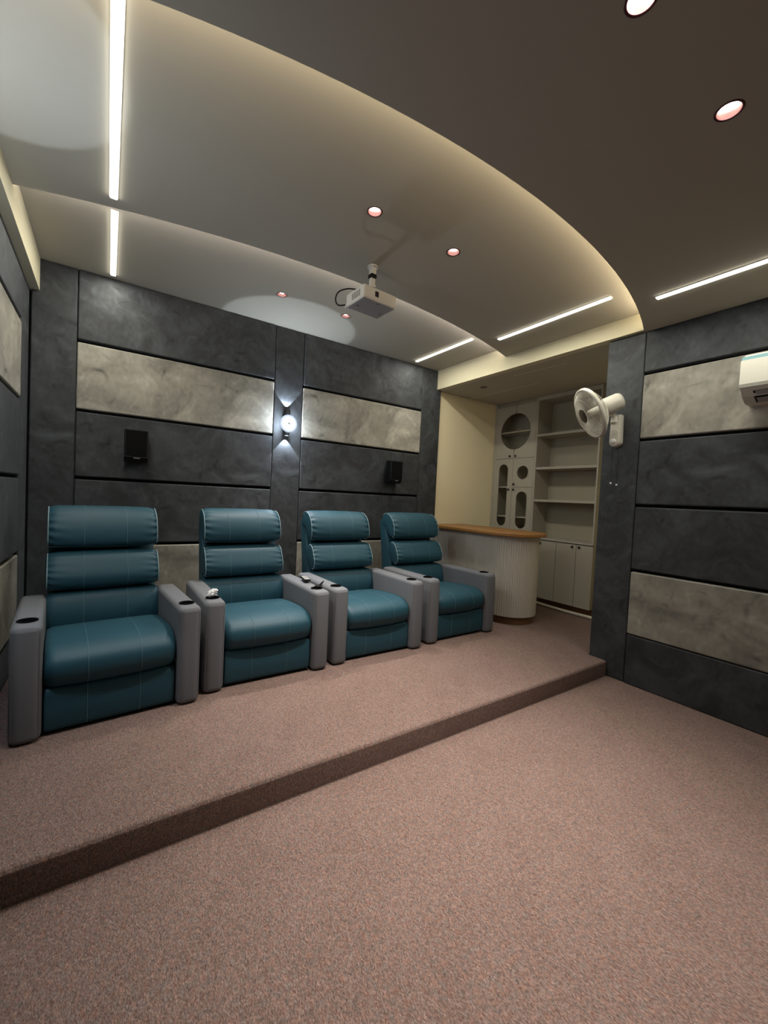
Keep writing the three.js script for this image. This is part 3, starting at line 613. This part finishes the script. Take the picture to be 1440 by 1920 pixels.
// ------------------------------------------------------------------ wall fan
{
  const t = thing('wall_fan', 'white wall fan with round guard tilted down, on the dark pilaster', 'fan', [3.966, 2.09, 2.262]);
  // bracket on the wall
  const sh = new THREE.Shape(); sh.moveTo(-0.036, 0.055); sh.lineTo(0.036, 0.055); sh.lineTo(0.042, -0.158); sh.absarc(0, -0.158, 0.042, 0, -Math.PI, true); sh.lineTo(-0.036, 0.055);
  const bg = new THREE.ExtrudeGeometry(sh, { depth: 0.05, bevelEnabled: true, bevelThickness: 0.008, bevelSize: 0.008, bevelOffset: -0.008, bevelSegments: 3, curveSegments: 16 });
  bg.rotateY(-Math.PI / 2); bg.translate(-0.01, 0, 0);
  const br = mesh('bracket', boxUV(toCreasedNormals(bg, 0.6)), M.white, t);
  const pan = new THREE.Shape(); pan.absarc(0, -0.095, 0.03, 0, Math.PI); pan.lineTo(-0.03, -0.16); pan.absarc(0, -0.16, 0.03, Math.PI, Math.PI * 2);
  const pg = new THREE.ExtrudeGeometry(pan, { depth: 0.006, bevelEnabled: true, bevelThickness: 0.003, bevelSize: 0.003, bevelSegments: 2 }); pg.rotateY(-Math.PI / 2); pg.translate(-0.066, 0, 0);
  const cp = mesh('control_panel', boxUV(pg), M.white, t);
  const kg = lathe([[0.0001, 0.022], [0.016, 0.022], [0.02, 0.016], [0.022, 0]], 28); kg.rotateZ(Math.PI / 2); kg.translate(-0.074, -0.16, 0);
  mesh('knob', kg, M.whitePlain, cp);
  mesh('switch_mark', box(-0.0768, -0.075, -0.105, -0.102, -0.014, 0.014), M.bottomGrey, cp);
  mesh('neck', [bar([-0.03, 0.03, 0], [-0.105, 0.085, -0.045], 0.022, 16), cyl(0.03, 0.034, 0.05, -0.05, 0.02, -0.01, 20)], M.white, t);
  // the head: its axis is the direction it blows
  const n = new THREE.Vector3(-0.71, -0.434, -0.555).normalize(), C = new THREE.Vector3(3.70, 2.141, 2.155).sub(t.position);
  const q = new THREE.Quaternion().setFromUnitVectors(new THREE.Vector3(0, 0, 1), n);
  const roll = new THREE.Quaternion().setFromAxisAngle(n, 0.35);
  const orient = g => { g = clean(g); g.applyQuaternion(q); g.applyQuaternion(roll); g.translate(C.x, C.y, C.z); return g; };
  const motor = lathe([[0.0001, 0.0], [0.05, 0.0], [0.062, 0.012], [0.066, 0.05], [0.066, 0.15], [0.06, 0.17], [0.0001, 0.172]].map(([r, h]) => [r, -h - 0.09]).reverse(), 40); motor.rotateX(Math.PI / 2);
  mesh('motor_housing', orient(motor), M.white, t);
  // guards of thin radial wires
  const R = 0.2, wires = (z0, zr, r0, count, twist) => {
    const gs = [];
    for (let i = 0; i < count; i++) {
      const a = Math.PI * 2 * i / count, pts = [];
      for (let k = 0; k <= 5; k++) { const u = k / 5, r = r0 + (R - r0) * u, b = a + twist * u, z = z0 + (zr - z0) * Math.pow(u, 2.6); pts.push([r * Math.cos(b), r * Math.sin(b), z]); }
      gs.push(tube(pts, 0.001, 8, 4));
    }
    return gs;
  };
  const ring = (r, z, w) => new THREE.TorusGeometry(r, w, 8, 56).translate(0, 0, z);
  mesh('front_guard', [...wires(0.052, 0.0, 0.058, 110, 0.5), ring(0.06, 0.052, 0.002), ring(0.13, 0.044, 0.0014)].map(orient), M.white, t);
  mesh('rear_guard', [...wires(-0.095, -0.004, 0.06, 90, -0.4), ring(0.062, -0.095, 0.003), ring(0.13, -0.075, 0.0014)].map(orient), M.white, t);
  mesh('guard_rim', orient(lathe([[R - 0.004, -0.02], [R + 0.007, -0.02], [R + 0.009, -0.006], [R + 0.006, 0.008], [R - 0.004, 0.01]], 64).rotateX(Math.PI / 2)), M.white, t);
  const hub = lathe([[0.0001, 0.06], [0.045, 0.058], [0.056, 0.053], [0.058, 0.046]], 40); hub.rotateX(Math.PI / 2);
  mesh('hub_cap', orient(hub), std({ color: lin(0.05, 0.035, 0.022), roughness: 0.4 }), t);
  for (let b = 0; b < 3; b++) {
    const g = new THREE.BufferGeometry(), pos = [], idx = [];
    for (let i = 0; i <= 12; i++) for (let j = 0; j <= 8; j++) {
      const u = i / 12, v = j / 8 - 0.5, r = 0.03 + u * 0.148, w = 1.15 * Math.sin(Math.PI * (0.22 + 0.66 * u)) ** 0.8, a = b * 2.094 + v * w + u * 0.35;
      pos.push(r * Math.cos(a), r * Math.sin(a), -0.03 - v * 0.045 + 0.01 * u);
    }
    for (let i = 0; i < 12; i++) for (let j = 0; j < 8; j++) { const a = i * 9 + j; idx.push(a, a + 9, a + 1, a + 1, a + 9, a + 10); }
    g.setAttribute('position', new THREE.Float32BufferAttribute(pos, 3)); g.setIndex(idx); g.computeVertexNormals();
    const bm = M.clear.clone(); bm.side = THREE.DoubleSide;
    mesh('blade', orient(boxUV(g)), bm, t);
  }
  mesh('spindle', orient(lathe([[0.0001, 0.02], [0.016, 0.016], [0.026, 0.0], [0.03, -0.03], [0.03, -0.095]], 28).rotateX(Math.PI / 2)), M.white, t);
  for (const [z, y] of [[-0.028, -0.487], [0.02, -0.5]]) {
    const c = mesh('pull_cord', tube([[-0.025, -0.185, z], [-0.024, -0.33, z], [-0.022, y, z]], 0.0016, 12, 6), M.black, t);
    const bead = lathe([[0.0001, 0.009], [0.006, 0.007], [0.0075, 0], [0.006, -0.007], [0.0001, -0.009]], 16); bead.translate(-0.022, y - 0.008, z);
    mesh('bead', bead, M.whitePlain, c);
  }
}

// ------------------------------------------------------------------ air conditioner, cut by the right edge
{
  const t = thing('air_conditioner', 'white split air conditioner with a teal line on the right wall', 'air conditioner', [XR, 2.077, 3.085]);
  const L = 0.9, side = [[0, 0.012], [-0.10, 0.012], [-0.165, 0.045], [-0.2, 0.09], [-0.208, 0.12], [-0.2, 0.262], [-0.188, 0.268], [-0.175, 0.293], [-0.15, 0.308], [0, 0.308]];
  const ext = (pts, z0, z1, b = 0.006) => { const g = new THREE.ExtrudeGeometry(new THREE.Shape(pts.map(([x, y]) => new THREE.Vector2(x, y))), { depth: z1 - z0 - 2 * b, bevelEnabled: b > 0, bevelThickness: b, bevelSize: b, bevelOffset: -b, bevelSegments: 3 }); g.translate(0, 0, z0 + b); return boxUV(g); };
  mesh('body', ext(side, 0, L), M.white, t);
  mesh('front_panel', ext([[-0.185, 0.085], [-0.207, 0.095], [-0.213, 0.115], [-0.208, 0.262], [-0.185, 0.262]], -0.003, L + 0.003, 0.003), M.white, t);
  mesh('accent_strip', ext([[-0.18, 0.2635], [-0.2015, 0.2635], [-0.1885, 0.288], [-0.17, 0.288]], -0.001, L + 0.001, 0.001), M.tealStrip, t);
  mesh('outlet', ext([[-0.107, 0.0135], [-0.158, 0.0395], [-0.188, 0.072], [-0.17, 0.08], [-0.1, 0.04]], 0.06, L - 0.06, 0.001), M.black, t);
  mesh('louvre', ext([[-0.118, 0.012], [-0.152, 0.029], [-0.154, 0.033], [-0.118, 0.017]], 0.072, L - 0.072, 0.001), M.bottomGrey, t);
  mesh('louvre', ext([[-0.172, 0.048], [-0.19, 0.069], [-0.187, 0.071], [-0.168, 0.051]], 0.072, L - 0.072, 0.0008), M.bottomGrey, t);
}

renderer.render(scene, camera);
